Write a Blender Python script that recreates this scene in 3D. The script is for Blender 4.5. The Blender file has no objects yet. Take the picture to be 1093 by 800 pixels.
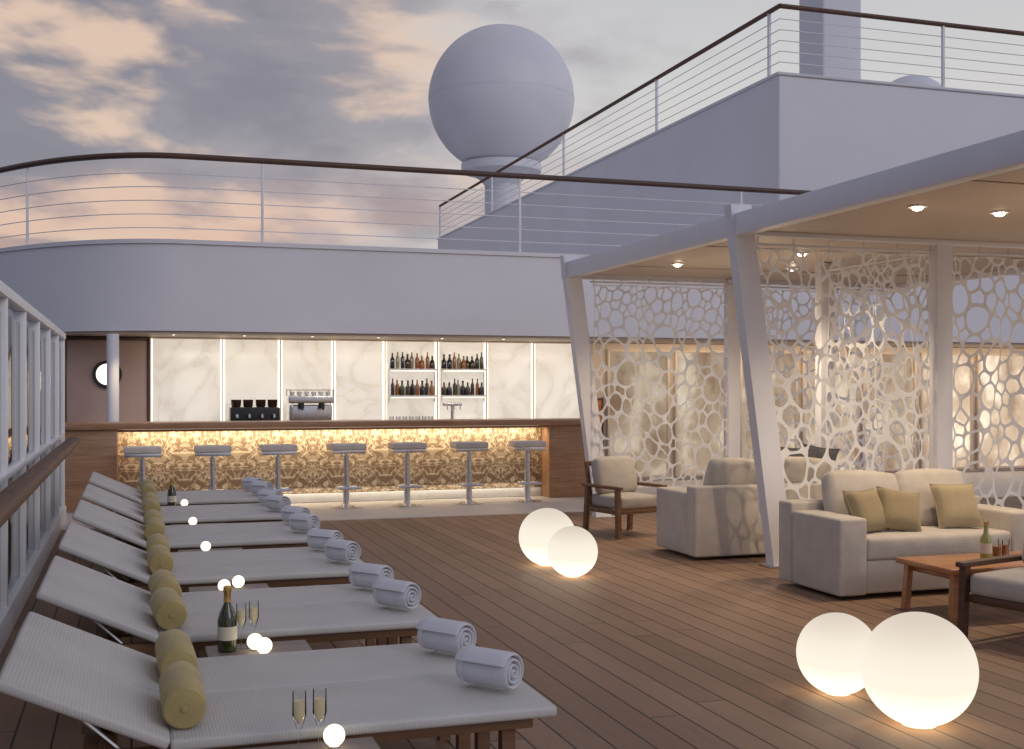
import bpy, bmesh, math, random
from mathutils import Vector, Matrix
random.seed(7)
SC = bpy.context.scene
C = SC.collection
PI = math.pi
R = math.radians
ORD = ['first','second','third','fourth','fifth','sixth','seventh','eighth','ninth','tenth','eleventh','twelfth']

# ------------------------------------------------------------------ mesh builder
class MB:
    def __init__(s): s.v=[]; s.f=[]
    def add(s, vs, fs, M=None):
        o=len(s.v)
        if M is not None: vs=[M@Vector(p) for p in vs]
        s.v += [tuple(p) for p in vs]; s.f += [tuple(i+o for i in f) for f in fs]
        return s
    def rbox(s, c, size, r=.008, seg=1, mid=1, bulge=0, M=None):
        h=[max(d/2,1e-4) for d in size]; r=min(r,min(h)*.98)
        ax=[]
        for a in range(3):
            inn=h[a]-r
            half=[h[a]]+([inn+.414*r] if seg>1 else [])+[inn]
            L=[-x for x in half]
            for k in range(1,mid): L.append(-inn+2*inn*k/mid)
            L+=half[::-1]; ax.append(L)
        idx={}; vs=[]; fs=[]
        def vid(key):
            if key not in idx:
                p=[ax[a][key[a]] for a in range(3)]
                inn=[max(-(h[a]-r),min(h[a]-r,p[a])) for a in range(3)]
                d=Vector([p[a]-inn[a] for a in range(3)])
                q=Vector(inn)+(d.normalized()*r if d.length>1e-9 else Vector())
                if bulge:
                    u=[q[a]/h[a] for a in range(3)]
                    q=Vector([q[a]+bulge*u[a]*max(0,1-u[(a+1)%3]**2)*max(0,1-u[(a+2)%3]**2) for a in range(3)])
                idx[key]=len(vs); vs.append(q+Vector(c))
            return idx[key]
        for a in range(3):
            b,d=(a+1)%3,(a+2)%3
            for e in (0,len(ax[a])-1):
                for i in range(len(ax[b])-1):
                    for j in range(len(ax[d])-1):
                        q=[]
                        for (ii,jj) in ((i,j),(i+1,j),(i+1,j+1),(i,j+1)):
                            k=[0,0,0]; k[a]=e; k[b]=ii; k[d]=jj; q.append(vid(tuple(k)))
                        fs.append(tuple(q if e else q[::-1]))
        return s.add(vs,fs,M)
    def tube(s, pts, r, seg=10, caps=True, M=None):
        pts=[Vector(p) for p in pts]; n=len(pts)
        rr=r if isinstance(r,(list,tuple)) else [r]*n
        vs=[]; fs=[]; up=None
        for i,p in enumerate(pts):
            t=(pts[min(i+1,n-1)]-pts[max(i-1,0)]).normalized()
            if up is None:
                up=t.orthogonal().normalized()
            up=(up-t*up.dot(t)).normalized(); sd=t.cross(up)
            for k in range(seg):
                a=2*PI*k/seg; vs.append(p+(up*math.cos(a)+sd*math.sin(a))*rr[i])
        for i in range(n-1):
            for k in range(seg):
                k2=(k+1)%seg
                fs.append((i*seg+k,i*seg+k2,(i+1)*seg+k2,(i+1)*seg+k))
        if caps:
            fs.append(tuple(range(seg))[::-1]); fs.append(tuple((n-1)*seg+k for k in range(seg)))
        return s.add(vs,fs,M)
    def lathe(s, prof, seg=24, M=None, c=(0,0,0)):
        vs=[]; fs=[]; n=len(prof); cx,cy,cz=c
        for (r,z) in prof:
            for k in range(seg):
                a=2*PI*k/seg; vs.append((cx+max(r,1e-4)*math.cos(a),cy+max(r,1e-4)*math.sin(a),cz+z))
        for i in range(n-1):
            for k in range(seg):
                k2=(k+1)%seg
                fs.append((i*seg+k,i*seg+k2,(i+1)*seg+k2,(i+1)*seg+k))
        fs.append(tuple(range(seg))[::-1]); fs.append(tuple((n-1)*seg+k for k in range(seg)))
        return s.add(vs,fs,M)
    def ball(s, c, r, seg=40, rings=24, a0=-90, a1=90):
        pr=[]
        for i in range(rings+1):
            a=R(a0+(a1-a0)*i/rings); pr.append((r*math.cos(a),r*math.sin(a)))
        return s.lathe(pr,seg,None,c)
    def prism(s, poly, z0, z1, M=None):
        n=len(poly)
        vs=[(x,y,z0) for x,y in poly]+[(x,y,z1) for x,y in poly]
        fs=[tuple(range(n))[::-1],tuple(range(n,2*n))]
        for i in range(n): j=(i+1)%n; fs.append((i,j,n+j,n+i))
        return s.add(vs,fs,M)
    def bar(s, p0, p1, wx, wy, M=None, t1=1.0):          # straight square bar; horizontal section wx by wy
        p0=Vector(p0); p1=Vector(p1); vs=[]
        for p,q in ((p0,1),(p1,t1)):
            for (a,b) in ((-1,-1),(1,-1),(1,1),(-1,1)): vs.append(p+Vector((a*wx/2*q,b*wy/2*q,0)))
        fs=[(3,2,1,0),(4,5,6,7)]+[(i,(i+1)%4,4+(i+1)%4,4+i) for i in range(4)]
        return s.add(vs,fs,M)
    def build(s, name, mt, parent=None, smooth=True, recalc=True):
        me=bpy.data.meshes.new(name); me.from_pydata(s.v,[],s.f); me.update()
        if recalc:
            bm=bmesh.new(); bm.from_mesh(me); bmesh.ops.recalc_face_normals(bm,faces=bm.faces); bm.to_mesh(me); bm.free()
        if smooth:
            me.polygons.foreach_set('use_smooth',[True]*len(me.polygons)); me.set_sharp_from_angle(angle=R(38))
        me.materials.append(mt)
        o=bpy.data.objects.new(name,me); C.objects.link(o)
        if parent: o.parent=parent
        return o

def tag(o,label,cat,group=None):
    o['label']=label; o['category']=cat
    if group: o['group']=group
    return o
def thing(name,label,cat,loc=(0,0,0),rz=0,group=None):
    o=bpy.data.objects.new(name,None); C.objects.link(o); o.empty_display_size=.1
    o.location=loc; o.rotation_euler=(0,0,rz)
    return tag(o,label,cat,group)
def struct(o):
    o['kind']='structure'; return o
def dup(root,label,loc,rz=None,group=None):
    r=root.copy(); C.objects.link(r); r.location=loc
    if rz is not None: r.rotation_euler=(0,0,rz)
    r['label']=label
    if group: r['group']=group
    for ch in list(root.children):
        c=ch.copy(); C.objects.link(c); c.parent=r
        for g in list(ch.children):
            d=g.copy(); C.objects.link(d); d.parent=c
    return r

# ------------------------------------------------------------------ materials
class NT:
    def __init__(s,nt): s.nt=nt
    def n(s,t,**kw):
        x=s.nt.nodes.new(t)
        for k,v in kw.items(): setattr(x,k,v)
        return x
    def link(s,a,b): s.nt.links.new(a,b)
    def put(s,sock,v):
        if hasattr(v,'default_value') or hasattr(v,'links'): s.link(v,sock)
        else: sock.default_value=v
    def m(s,op,a,b=None,c=None):
        x=s.n('ShaderNodeMath',operation=op); s.put(x.inputs[0],a)
        if b is not None: s.put(x.inputs[1],b)
        if c is not None: s.put(x.inputs[2],c)
        return x.outputs[0]
    def mix(s,f,a,b,bt='MIX'):
        x=s.n('ShaderNodeMix',data_type='RGBA',blend_type=bt)
        s.put(x.inputs[0],f)
        s.put(x.inputs[6],a if not isinstance(a,tuple) else (*a,1)[:4]); s.put(x.inputs[7],b if not isinstance(b,tuple) else (*b,1)[:4])
        return x.outputs[2]
    def ramp(s,f,stops,interp='LINEAR'):
        x=s.n('ShaderNodeValToRGB'); e=x.color_ramp.elements; x.color_ramp.interpolation=interp
        while len(e)<len(stops): e.new(.5)
        for i,(p,c) in enumerate(stops):
            e[i].position=p; e[i].color=(*c,1) if isinstance(c,tuple) else (c,c,c,1)
        s.put(x.inputs[0],f); return x.outputs[0]
    def noise(s,vec,scale,detail=4,rough=.55,dist=0):
        x=s.n('ShaderNodeTexNoise'); s.link(vec,x.inputs['Vector'])
        x.inputs['Scale'].default_value=scale; x.inputs['Detail'].default_value=detail
        x.inputs['Roughness'].default_value=rough; x.inputs['Distortion'].default_value=dist
        return x.outputs[0]
    def scale(s,vec,sc,add=None):
        x=s.n('ShaderNodeVectorMath',operation='MULTIPLY'); s.link(vec,x.inputs[0]); x.inputs[1].default_value=sc
        o=x.outputs[0]
        if add:
            y=s.n('ShaderNodeVectorMath',operation='ADD'); s.link(o,y.inputs[0]); y.inputs[1].default_value=add; o=y.outputs[0]
        return o
    def bump(s,h,strength,dist=.01):
        x=s.n('ShaderNodeBump'); x.inputs['Strength'].default_value=strength; x.inputs['Distance'].default_value=dist
        s.link(h,x.inputs['Height']); return x.outputs[0]
def newmat(name):
    m=bpy.data.materials.new(name); m.use_nodes=True
    k=NT(m.node_tree); b=m.node_tree.nodes['Principled BSDF']; out=m.node_tree.nodes['Material Output']
    tc=k.n('ShaderNodeTexCoord').outputs['Object']
    return m,k,b,out,tc
def pbr(name,col,rough=.5,metal=0,var=.12,vs=4,bump=0,bs=60,stretch=(1,1,1),coat=0):
    m,k,b,out,tc=newmat(name)
    v=k.scale(tc,stretch)
    n=k.noise(v,vs,4)
    lo=tuple(c*(1-var) for c in col); hi=tuple(min(1,c*(1+var)) for c in col)
    k.link(k.ramp(n,[(.3,lo),(.7,hi)]),b.inputs['Base Color'])
    k.link(k.ramp(n,[(.2,max(0,rough-.06)),(.8,min(1,rough+.08))]),b.inputs['Roughness'])
    b.inputs['Metallic'].default_value=metal
    if coat: b.inputs['Coat Weight'].default_value=coat; b.inputs['Coat Roughness'].default_value=.1
    if bump:
        k.link(k.bump(k.noise(v,bs,3),bump,.004),b.inputs['Normal'])
    return m
def wood(name,dark,light,rough=.4,axis=0,coat=0):
    m,k,b,out,tc=newmat(name)
    st=[14,14,14]; st[axis]=1.2
    v=k.scale(tc,tuple(st))
    n=k.noise(v,2.2,6,.6,.6); n2=k.noise(tc,1.3,3)
    col=k.ramp(n,[(.28,dark),(.72,light)])
    col=k.mix(k.m('MULTIPLY',n2,.5),col,dark)
    k.link(col,b.inputs['Base Color']); b.inputs['Roughness'].default_value=rough
    k.link(k.bump(n,.12,.003),b.inputs['Normal'])
    if coat: b.inputs['Coat Weight'].default_value=coat; b.inputs['Coat Roughness'].default_value=.15
    return m
def fabric(name,col,weave=220,bump=.35,var=.1,rough=.9):
    m,k,b,out,tc=newmat(name)
    n=k.noise(tc,7,4)
    ck=k.n('ShaderNodeTexVoronoi'); k.link(tc,ck.inputs['Vector']); ck.inputs['Scale'].default_value=weave; ck.inputs['Randomness'].default_value=.4
    c=k.ramp(n,[(.3,tuple(x*(1-var) for x in col)),(.7,tuple(min(1,x*(1+var)) for x in col))])
    c=k.mix(k.m('MULTIPLY',ck.outputs[0],.45),c,tuple(x*.6 for x in col))
    k.link(c,b.inputs['Base Color']); b.inputs['Roughness'].default_value=rough
    b.inputs['Sheen Weight'].default_value=.15
    h=k.m('ADD',k.m('MULTIPLY',k.noise(tc,9,3),.9),k.m('MULTIPLY',ck.outputs[0],.25))
    k.link(k.bump(h,bump,.012),b.inputs['Normal'])
    return m
def glass(name,tint=(.88,.92,.93),refl=.1,rough=.02,ior=1.45):
    m,k,b,out,tc=newmat(name)
    tr=k.n('ShaderNodeBsdfTransparent'); tr.inputs[0].default_value=(*tint,1)
    gl=k.n('ShaderNodeBsdfGlossy'); gl.inputs['Roughness'].default_value=rough
    fr=k.n('ShaderNodeFresnel'); fr.inputs[0].default_value=ior
    f=k.m('ADD',fr.outputs[0],refl*.4)
    mx=k.n('ShaderNodeMixShader'); k.link(f,mx.inputs[0]); k.link(tr.outputs[0],mx.inputs[1]); k.link(gl.outputs[0],mx.inputs[2])
    k.link(mx.outputs[0],out.inputs['Surface']); return m
def lamp(name,col,s,zr=None):
    m,k,b,out,tc=newmat(name)
    n=k.noise(tc,2,2)
    e=k.n('ShaderNodeEmission')
    if zr:
        sp=k.n('ShaderNodeSeparateXYZ'); k.link(tc,sp.inputs[0])
        g=k.m('DIVIDE',sp.outputs[2],zr)
        k.link(k.ramp(g,[(0,(1,.70,.39)),(.20,(1,.86,.64)),(.5,(1,.91,.77)),(1,(1,.87,.73))]),e.inputs[0])
        k.link(k.m('MULTIPLY',k.ramp(g,[(0,1.0),(.13,.50),(.4,.29),(.7,.265),(1,.20)]),s),e.inputs[1])
    else:
        k.link(k.ramp(n,[(0,tuple(c*.97 for c in col)),(1,col)]),e.inputs[0]); e.inputs[1].default_value=s
    k.link(e.outputs[0],out.inputs['Surface']); return m

M={}
M['paint']=pbr('white_paint',(.78,.78,.81),.45,var=.05,vs=.5,bump=.05,bs=3)
M['paint_bright']=pbr('bright_white_paint',(.88,.88,.89),.4,var=.03,vs=1)
M['paint_pergola']=pbr('pergola_paint',(.78,.79,.84),.4,var=.04,vs=1.5)
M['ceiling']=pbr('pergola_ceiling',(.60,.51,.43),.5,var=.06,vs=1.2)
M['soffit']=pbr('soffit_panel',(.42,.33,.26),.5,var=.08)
M['steel']=pbr('brushed_steel',(.66,.66,.68),.28,metal=1,var=.06,vs=20,stretch=(1,1,8))
M['wire']=pbr('rail_wire',(.88,.87,.88),.4,var=.04)
M['rail_wood']=wood('handrail_teak',(.09,.042,.024),(.20,.10,.055),.6,axis=1)
M['rail_wood_x']=wood('handrail_teak_cross',(.07,.037,.025),(.15,.08,.052),.5,axis=0)
M['teak']=wood('teak',(.15,.075,.035),(.30,.16,.08),.45,axis=0)
M['table_grey']=wood('weathered_teak',(.20,.16,.13),(.34,.28,.23),.5,axis=0)
M['bar_wood']=wood('bar_oak',(.27,.14,.072),(.52,.30,.165),.4,axis=0,coat=.15)
M['dark_wood']=wood('dark_wood',(.06,.028,.016),(.15,.072,.04),.4,axis=0)
M['honey_wood']=wood('honey_wood',(.13,.065,.033),(.29,.16,.085),.4,axis=0)
M['table_wood']=wood('table_wood',(.36,.14,.05),(.56,.26,.10),.3,axis=0,coat=.3)
M['sofa']=fabric('sofa_linen',(.60,.545,.475),260,.3)
M['sofa_grey']=fabric('grey_cushion_cloth',(.17,.17,.18),260,.25)
M['chair_cushion']=fabric('chair_linen',(.5,.46,.41),260,.25)
M['throw']=fabric('throw_olive',(.36,.285,.16),240,.35)
M['throw2']=fabric('throw_sand',(.44,.36,.22),240,.35)
M['olive']=fabric('mustard_velvet',(.48,.375,.155),180,.3,var=.18)
M['towel']=fabric('towel_terry',(.78,.78,.82),330,.7,var=.06)
M['globe_big']=lamp('globe_glow_big',(1,.9,.74),3.6,.5)
M['globe_small']=lamp('globe_glow_small',(1,.9,.74),3.6,.41)
M['candle']=lamp('ball_glow',(1,.86,.62),2.0)
M['led']=lamp('led_strip',(1,.9,.72),2.2)
M['downlight']=lamp('downlight_glow',(1,.83,.58),16)
M['soffit_light']=lamp('soffit_glow',(1,.85,.62),3)
M['black']=pbr('black_plastic',(.02,.02,.022),.35)
M['glass']=glass('clear_glass',(.93,.95,.97))
M['flute']=glass('flute_glass',(.99,.99,.98),.05,.05,1.15)
M['green_glass']=pbr('dark_green_glass',(.03,.035,.01),.08,var=.05,coat=.6)
M['gold']=pbr('gold_foil',(.75,.5,.16),.3,metal=.9)
def champagne_mat():
    m,k,b,out,tc=newmat('champagne_liquid')
    tr=k.n('ShaderNodeBsdfTransparent'); tr.inputs[0].default_value=(1,.95,.80,1)
    df=k.n('ShaderNodeBsdfTranslucent'); k.link(k.ramp(k.noise(tc,90,3),[(.4,(.95,.87,.62)),(.65,(1,.97,.84))]),df.inputs[0])
    d2=k.n('ShaderNodeBsdfDiffuse'); d2.inputs[0].default_value=(1,.93,.72,1)
    m1=k.n('ShaderNodeMixShader'); m1.inputs[0].default_value=.6; k.link(df.outputs[0],m1.inputs[1]); k.link(d2.outputs[0],m1.inputs[2])
    m2=k.n('ShaderNodeMixShader'); m2.inputs[0].default_value=.75; k.link(tr.outputs[0],m2.inputs[1]); k.link(m1.outputs[0],m2.inputs[2])
    k.link(m2.outputs[0],out.inputs['Surface']); return m
M['champagne']=champagne_mat()
M['amber']=pbr('amber_glass',(.3,.11,.03),.08,coat=.5)
M['brown_glass']=pbr('brown_glass',(.045,.02,.012),.1,coat=.5)
M['black_glass']=pbr('black_glass',(.012,.012,.016),.1,coat=.5)
M['pale_bottle']=pbr('pale_bottle',(.3,.27,.2),.12,coat=.5)
M['olive_bottle']=pbr('olive_bottle',(.34,.32,.07),.1,coat=.6)
M['paper']=pbr('bottle_paper',(.7,.65,.5),.7)
M['door']=pbr('door_panel',(.54,.38,.32),.5,var=.06)
M['wall_beige']=pbr('beige_wall',(.60,.49,.39),.6,var=.06)
M['orange']=pbr('orange_canvas',(.5,.16,.05),.7,var=.5,vs=6)
M['stool_seat']=fabric('stool_leather',(.66,.61,.55),120,.1,rough=.5)
M['tile']=pbr('pale_stone',(.55,.51,.48),.45,var=.08,vs=3)
M['cup']=pbr('white_china',(.7,.7,.68),.25,var=.03)

def weave_mat():
    m,k,b,out,tc=newmat('cream_weave')
    w=[]
    for d in 'XY':
        x=k.n('ShaderNodeTexWave',wave_type='BANDS',bands_direction=d); k.link(tc,x.inputs['Vector']); x.inputs['Scale'].default_value=27
        w.append(x.outputs['Fac'])
    h=k.m('MULTIPLY',w[0],w[1])
    n=k.noise(tc,3,4)
    c=k.mix(k.m('MULTIPLY',h,.40),k.ramp(n,[(.3,(.56,.54,.51)),(.7,(.64,.615,.58))]),(.37,.355,.34))
    k.link(c,b.inputs['Base Color']); b.inputs['Roughness'].default_value=.6
    k.link(k.bump(h,.3,.004),b.inputs['Normal'])
    return m
M['weave']=weave_mat()

def deck_mat():
    m,k,b,out,tc=newmat('deck_planks')
    sp=k.n('ShaderNodeSeparateXYZ'); k.link(tc,sp.inputs[0]); x,y=sp.outputs[0],sp.outputs[1]
    W=.165
    q=k.m('DIVIDE',x,W); pid=k.m('FLOOR',q); fr=k.m('SUBTRACT',q,pid)
    edge=k.m('MINIMUM',fr,k.m('SUBTRACT',1,fr))
    wn=k.n('ShaderNodeTexWhiteNoise',noise_dimensions='1D'); k.link(pid,wn.inputs['W']); rnd=wn.outputs['Value']
    yy=k.m('DIVIDE',k.m('ADD',y,k.m('MULTIPLY',rnd,3.7)),3.4); yid=k.m('FLOOR',yy); yf=k.m('SUBTRACT',yy,yid)
    wn2=k.n('ShaderNodeTexWhiteNoise',noise_dimensions='2D')
    cb=k.n('ShaderNodeCombineXYZ'); k.link(pid,cb.inputs[0]); k.link(yid,cb.inputs[1]); k.link(cb.outputs[0],wn2.inputs['Vector']); r2=wn2.outputs['Value']
    seam=k.m('LESS_THAN',edge,.03)
    butt=k.m('LESS_THAN',k.m('MINIMUM',yf,k.m('SUBTRACT',1,yf)),.0012)
    seam=k.m('MAXIMUM',seam,butt)
    cv=k.n('ShaderNodeCombineXYZ'); k.link(k.m('ADD',k.m('MULTIPLY',x,16),k.m('MULTIPLY',r2,40)),cv.inputs[0]); k.link(k.m('MULTIPLY',y,1.1),cv.inputs[1]); k.link(r2,cv.inputs[2])
    g=k.noise(cv.outputs[0],2.0,6,.62,.5)
    col=k.ramp(g,[(.25,(.155,.092,.058)),(.5,(.285,.175,.112)),(.78,(.39,.25,.165))])
    col=k.mix(.5,col,k.ramp(r2,[(0,(.19,.114,.072)),(1,(.355,.224,.146))]))
    stain=k.noise(tc,.8,5)
    col=k.mix(k.ramp(stain,[(.45,0.0),(.75,.35)]),col,(.15,.095,.062))
    col=k.mix(seam,col,(.026,.019,.015))
    k.link(col,b.inputs['Base Color'])
    k.link(k.ramp(g,[(.2,.46),(.8,.66)]),b.inputs['Roughness'])
    b.inputs['Specular IOR Level'].default_value=.3
    h=k.m('SUBTRACT',k.m('MULTIPLY',g,.25),k.m('MULTIPLY',seam,1.0))
    k.link(k.bump(h,.35,.006),b.inputs['Normal'])
    return m
M['deck']=deck_mat()

def marble_mat():
    m,k,b,out,tc=newmat('backlit_marble')
    oi=k.n('ShaderNodeObjectInfo').outputs['Random']
    av=k.n('ShaderNodeVectorMath',operation='ADD'); k.link(tc,av.inputs[0])
    cb=k.n('ShaderNodeCombineXYZ'); k.link(k.m('MULTIPLY',oi,17),cb.inputs[0]); k.link(k.m('MULTIPLY',oi,9),cb.inputs[2]); k.link(cb.outputs[0],av.inputs[1])
    v=av.outputs[0]
    n=k.noise(v,.9,7,.58,1.2); vein=k.m('ABSOLUTE',k.m('SUBTRACT',n,.5))
    n2=k.noise(v,.9,4)
    col=k.ramp(vein,[(0,(.63,.59,.54)),(.025,(.74,.70,.65)),(.12,(.82,.785,.735))])
    col=k.mix(k.ramp(n2,[(.4,0.0),(.7,.35)]),col,(.69,.64,.57))
    k.link(col,b.inputs['Base Color']); b.inputs['Roughness'].default_value=.25
    k.link(k.mix(1.0,col,(1,.96,.89),'MULTIPLY'),b.inputs['Emission Color']); b.inputs['Emission Strength'].default_value=.58
    return m
M['marble']=marble_mat()
def damask_mat():
    m,k,b,out,tc=newmat('gold_damask')
    sp=k.n('ShaderNodeSeparateXYZ'); k.link(tc,sp.inputs[0]); x,z=sp.outputs[0],sp.outputs[2]
    P=.66
    # mirrored repeat, neighbouring repeats shifted vertically like a half drop
    col_id=k.m('FLOOR',k.m('DIVIDE',x,P)); odd=k.m('FLOORED_MODULO',col_id,2)
    mu=k.m('PINGPONG',k.m('SUBTRACT',x,k.m('MULTIPLY',col_id,P)),P/2)
    mz=k.m('ADD',z,k.m('MULTIPLY',odd,.0))
    cb=k.n('ShaderNodeCombineXYZ'); k.link(mu,cb.inputs[0]); k.link(mz,cb.inputs[1])
    n=k.noise(cb.outputs[0],5.2,1.5,.5,1.6)
    n2=k.noise(cb.outputs[0],12,1,.5,1.0)
    lines=k.m('ABSOLUTE',k.m('SUBTRACT',k.m('FRACT',k.m('MULTIPLY',n,5)),.5))
    f=k.ramp(lines,[(.10,.75),(.20,0.0)])
    f=k.m('ADD',f,k.ramp(n2,[(.52,0.0),(.56,.45)]))
    col=k.mix(k.m('MINIMUM',f,1),(.24,.165,.105),(.66,.55,.40))
    k.link(col,b.inputs['Base Color']); b.inputs['Roughness'].default_value=.45; b.inputs['Metallic'].default_value=.1
    k.link(k.bump(f,.3,.005),b.inputs['Normal'])
    return m
M['damask']=damask_mat()
def window_mat():
    m,k,b,out,tc=newmat('lit_drapes')
    sp=k.n('ShaderNodeSeparateXYZ'); k.link(tc,sp.inputs[0])
    oi=k.n('ShaderNodeObjectInfo').outputs['Random']
    cb=k.n('ShaderNodeCombineXYZ'); k.link(k.m('ADD',k.m('MULTIPLY',sp.outputs[0],1.5),k.m('MULTIPLY',oi,50)),cb.inputs[0]); k.link(k.m('MULTIPLY',sp.outputs[2],1.0),cb.inputs[2])
    n=k.noise(cb.outputs[0],1.2,3)
    col=k.ramp(n,[(.30,(.34,.22,.14)),(.5,(.58,.43,.30)),(.62,(.86,.70,.52)),(.74,(1,.92,.78))],'EASE')
    e=k.n('ShaderNodeEmission'); k.link(col,e.inputs[0])
    k.link(k.ramp(oi,[(.2,.62),(.75,1.0),(.95,1.35)]),e.inputs[1])
    k.link(e.outputs[0],out.inputs['Surface']); return m
M['drapes']=window_mat()
def lace_mat():
    m,k,b,out,tc=newmat('white_lace')
    d=k.n('ShaderNodeBsdfDiffuse'); t=k.n('ShaderNodeBsdfTranslucent')
    n=k.noise(tc,6,3); c=k.ramp(n,[(.3,(.86,.88,.91)),(.7,(.91,.93,.96))])
    k.link(c,d.inputs[0]); k.link(c,t.inputs[0])
    x=k.n('ShaderNodeMixShader'); x.inputs[0].default_value=.42; k.link(d.outputs[0],x.inputs[1]); k.link(t.outputs[0],x.inputs[2])
    k.link(x.outputs[0],out.inputs['Surface']); return m
M['lace']=lace_mat()
def sea_mat():
    m,k,b,out,tc=newmat('sea_water')
    n=k.noise(tc,.25,5,.6); k.link(k.ramp(n,[(.3,(.02,.03,.045)),(.7,(.04,.055,.075))]),b.inputs['Base Color'])
    b.inputs['Roughness'].default_value=.18; k.link(k.bump(n,.5,.6),b.inputs['Normal']); return m
M['sea']=sea_mat()

# ------------------------------------------------------------------ camera
H0=1.55
cd=bpy.data.cameras.new('camera'); cam=bpy.data.objects.new('camera',cd); C.objects.link(cam)
cam.location=(0,0,H0); cam.rotation_euler=(R(90),0,R(-18)); cd.sensor_width=36; cd.lens=36*1250/1093
cd.shift_y=14/1093; cd.clip_start=.05; cd.clip_end=9000; SC.camera=cam

# ------------------------------------------------------------------ world
w=bpy.data.worlds.new('World'); SC.world=w; w.use_nodes=True
k=NT(w.node_tree); bg=w.node_tree.nodes['Background']
tc=k.n('ShaderNodeTexCoord').outputs['Generated']
sp=k.n('ShaderNodeSeparateXYZ'); k.link(tc,sp.inputs[0]); dx,dy,dz=sp.outputs
SUN_EL,SUN_AZ=R(24),R(150)
sky=k.n('ShaderNodeTexSky',sky_type='NISHITA'); sky.sun_disc=False; sky.sun_elevation=SUN_EL; sky.sun_rotation=SUN_AZ
S=(2.0,2.0,5.4)
OFF=(.9,.3,.0)
n1=k.noise(k.scale(tc,S,OFF),1.9,7,.50,.25)
n1b=k.noise(k.scale(tc,S,(OFF[0]-.12,OFF[1]-.02,-.10)),1.9,5,.50,.25)
n3=k.noise(k.scale(tc,(1.5,1.5,6.0),(3.1,0,1.7)),2.2,5,.55,.3)
relief=k.m('ADD',.5,k.m('MULTIPLY',k.m('SUBTRACT',n1b,n1),2.2))       # side of each billow turned to the low sun
base=k.ramp(dz,[(.0,(.80,.62,.50)),(.10,(.74,.66,.61)),(.24,(.72,.70,.68)),(.42,(.52,.53,.59)),(.8,(.31,.37,.55))])
back=k.ramp(k.m('MULTIPLY',dy,-1),[(.0,0.0),(.6,1.0)])
base=k.mix(back,base,(.42,.46,.64))
v=k.m('ADD',k.m('SUBTRACT',n1,k.m('MULTIPLY',dx,1.0)),.42)
mask=k.ramp(v,[(.46,0.0),(.78,1.0)],'EASE')
thick=k.ramp(v,[(.52,(.60,.54,.53)),(.74,(.40,.36,.38)),(.98,(.27,.25,.285))])
cloud=k.mix(k.ramp(relief,[(.50,0.0),(.74,.85)],'EASE'),thick,(.92,.66,.48))
cloud=k.mix(k.ramp(relief,[(.26,.40),(.48,0.0)],'EASE'),cloud,(.23,.21,.245))
mask=k.m('MULTIPLY',mask,k.m('SUBTRACT',1,k.m('MULTIPLY',back,.6)))
col=k.mix(mask,base,cloud)
low=k.ramp(dz,[(.06,1.0),(.20,0.0)])
glow=k.m('MULTIPLY',low,k.ramp(n3,[(.42,0.0),(.62,.72)],'EASE'))
glow=k.m('MULTIPLY',glow,k.ramp(dx,[(.15,1.0),(.5,.25)]))
col=k.mix(k.m('MULTIPLY',glow,k.m('SUBTRACT',1,back)),col,(.80,.44,.32))
west=k.ramp(k.m('MULTIPLY',dx,-1),[(.14,0.0),(.6,.75)])               # unseen sky to port, dimmed to blue grey to darken left-facing walls
col=k.mix(west,col,(.22,.245,.355))
col=k.mix(1.0,col,k.mix(.012,(0,0,0),sky.outputs[0]),'ADD')
k.link(col,bg.inputs[0]); bg.inputs[1].default_value=.86

sd=bpy.data.lights.new('sun','SUN'); sd.energy=.38; sd.angle=R(25); sd.color=(1,.94,.92)
so=bpy.data.objects.new('sun',sd); C.objects.link(so)
d=Vector((math.sin(SUN_AZ)*math.cos(SUN_EL),math.cos(SUN_AZ)*math.cos(SUN_EL),math.sin(SUN_EL)))
so.rotation_euler=(-d).to_track_quat('-Z','Y').to_euler()
SC.view_settings.view_transform='Standard'; SC.view_settings.look='None'; SC.view_settings.exposure=0

def area(name,loc,size,sizey,energy,direction,col=(1,.82,.58)):
    l=bpy.data.lights.new(name,'AREA'); l.shape='RECTANGLE'; l.size=size; l.size_y=sizey; l.energy=energy; l.color=col
    o=bpy.data.objects.new(name,l); C.objects.link(o); o.location=loc
    o.rotation_euler=Vector(direction).to_track_quat('-Z','Y').to_euler(); return o
def spot(name,loc,energy,ang=95,col=(1,.78,.53),rad=.04):
    l=bpy.data.lights.new(name,'SPOT'); l.energy=energy; l.spot_size=R(ang); l.spot_blend=.6; l.color=col; l.shadow_soft_size=rad
    o=bpy.data.objects.new(name,l); C.objects.link(o); o.location=loc; return o

# ------------------------------------------------------------------ setting
b=MB(); b.add([(-4000,-4000,-14),(4000,-4000,-14),(4000,4000,-14),(-4000,4000,-14)],[(0,1,2,3)]); struct(b.build('sea',M['sea'],recalc=False))
b=MB(); b.prism([(-.95,-8),(18,-8),(18,44),(-.95,44)],-.4,0); struct(b.build('deck',M['deck'],smooth=False))
b=MB(); b.prism([(-.85,13.62),(17.9,13.62),(17.9,17.9),(-.85,17.9)],-.01,.006); struct(b.build('stone_path',M['tile'],smooth=False))

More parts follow.
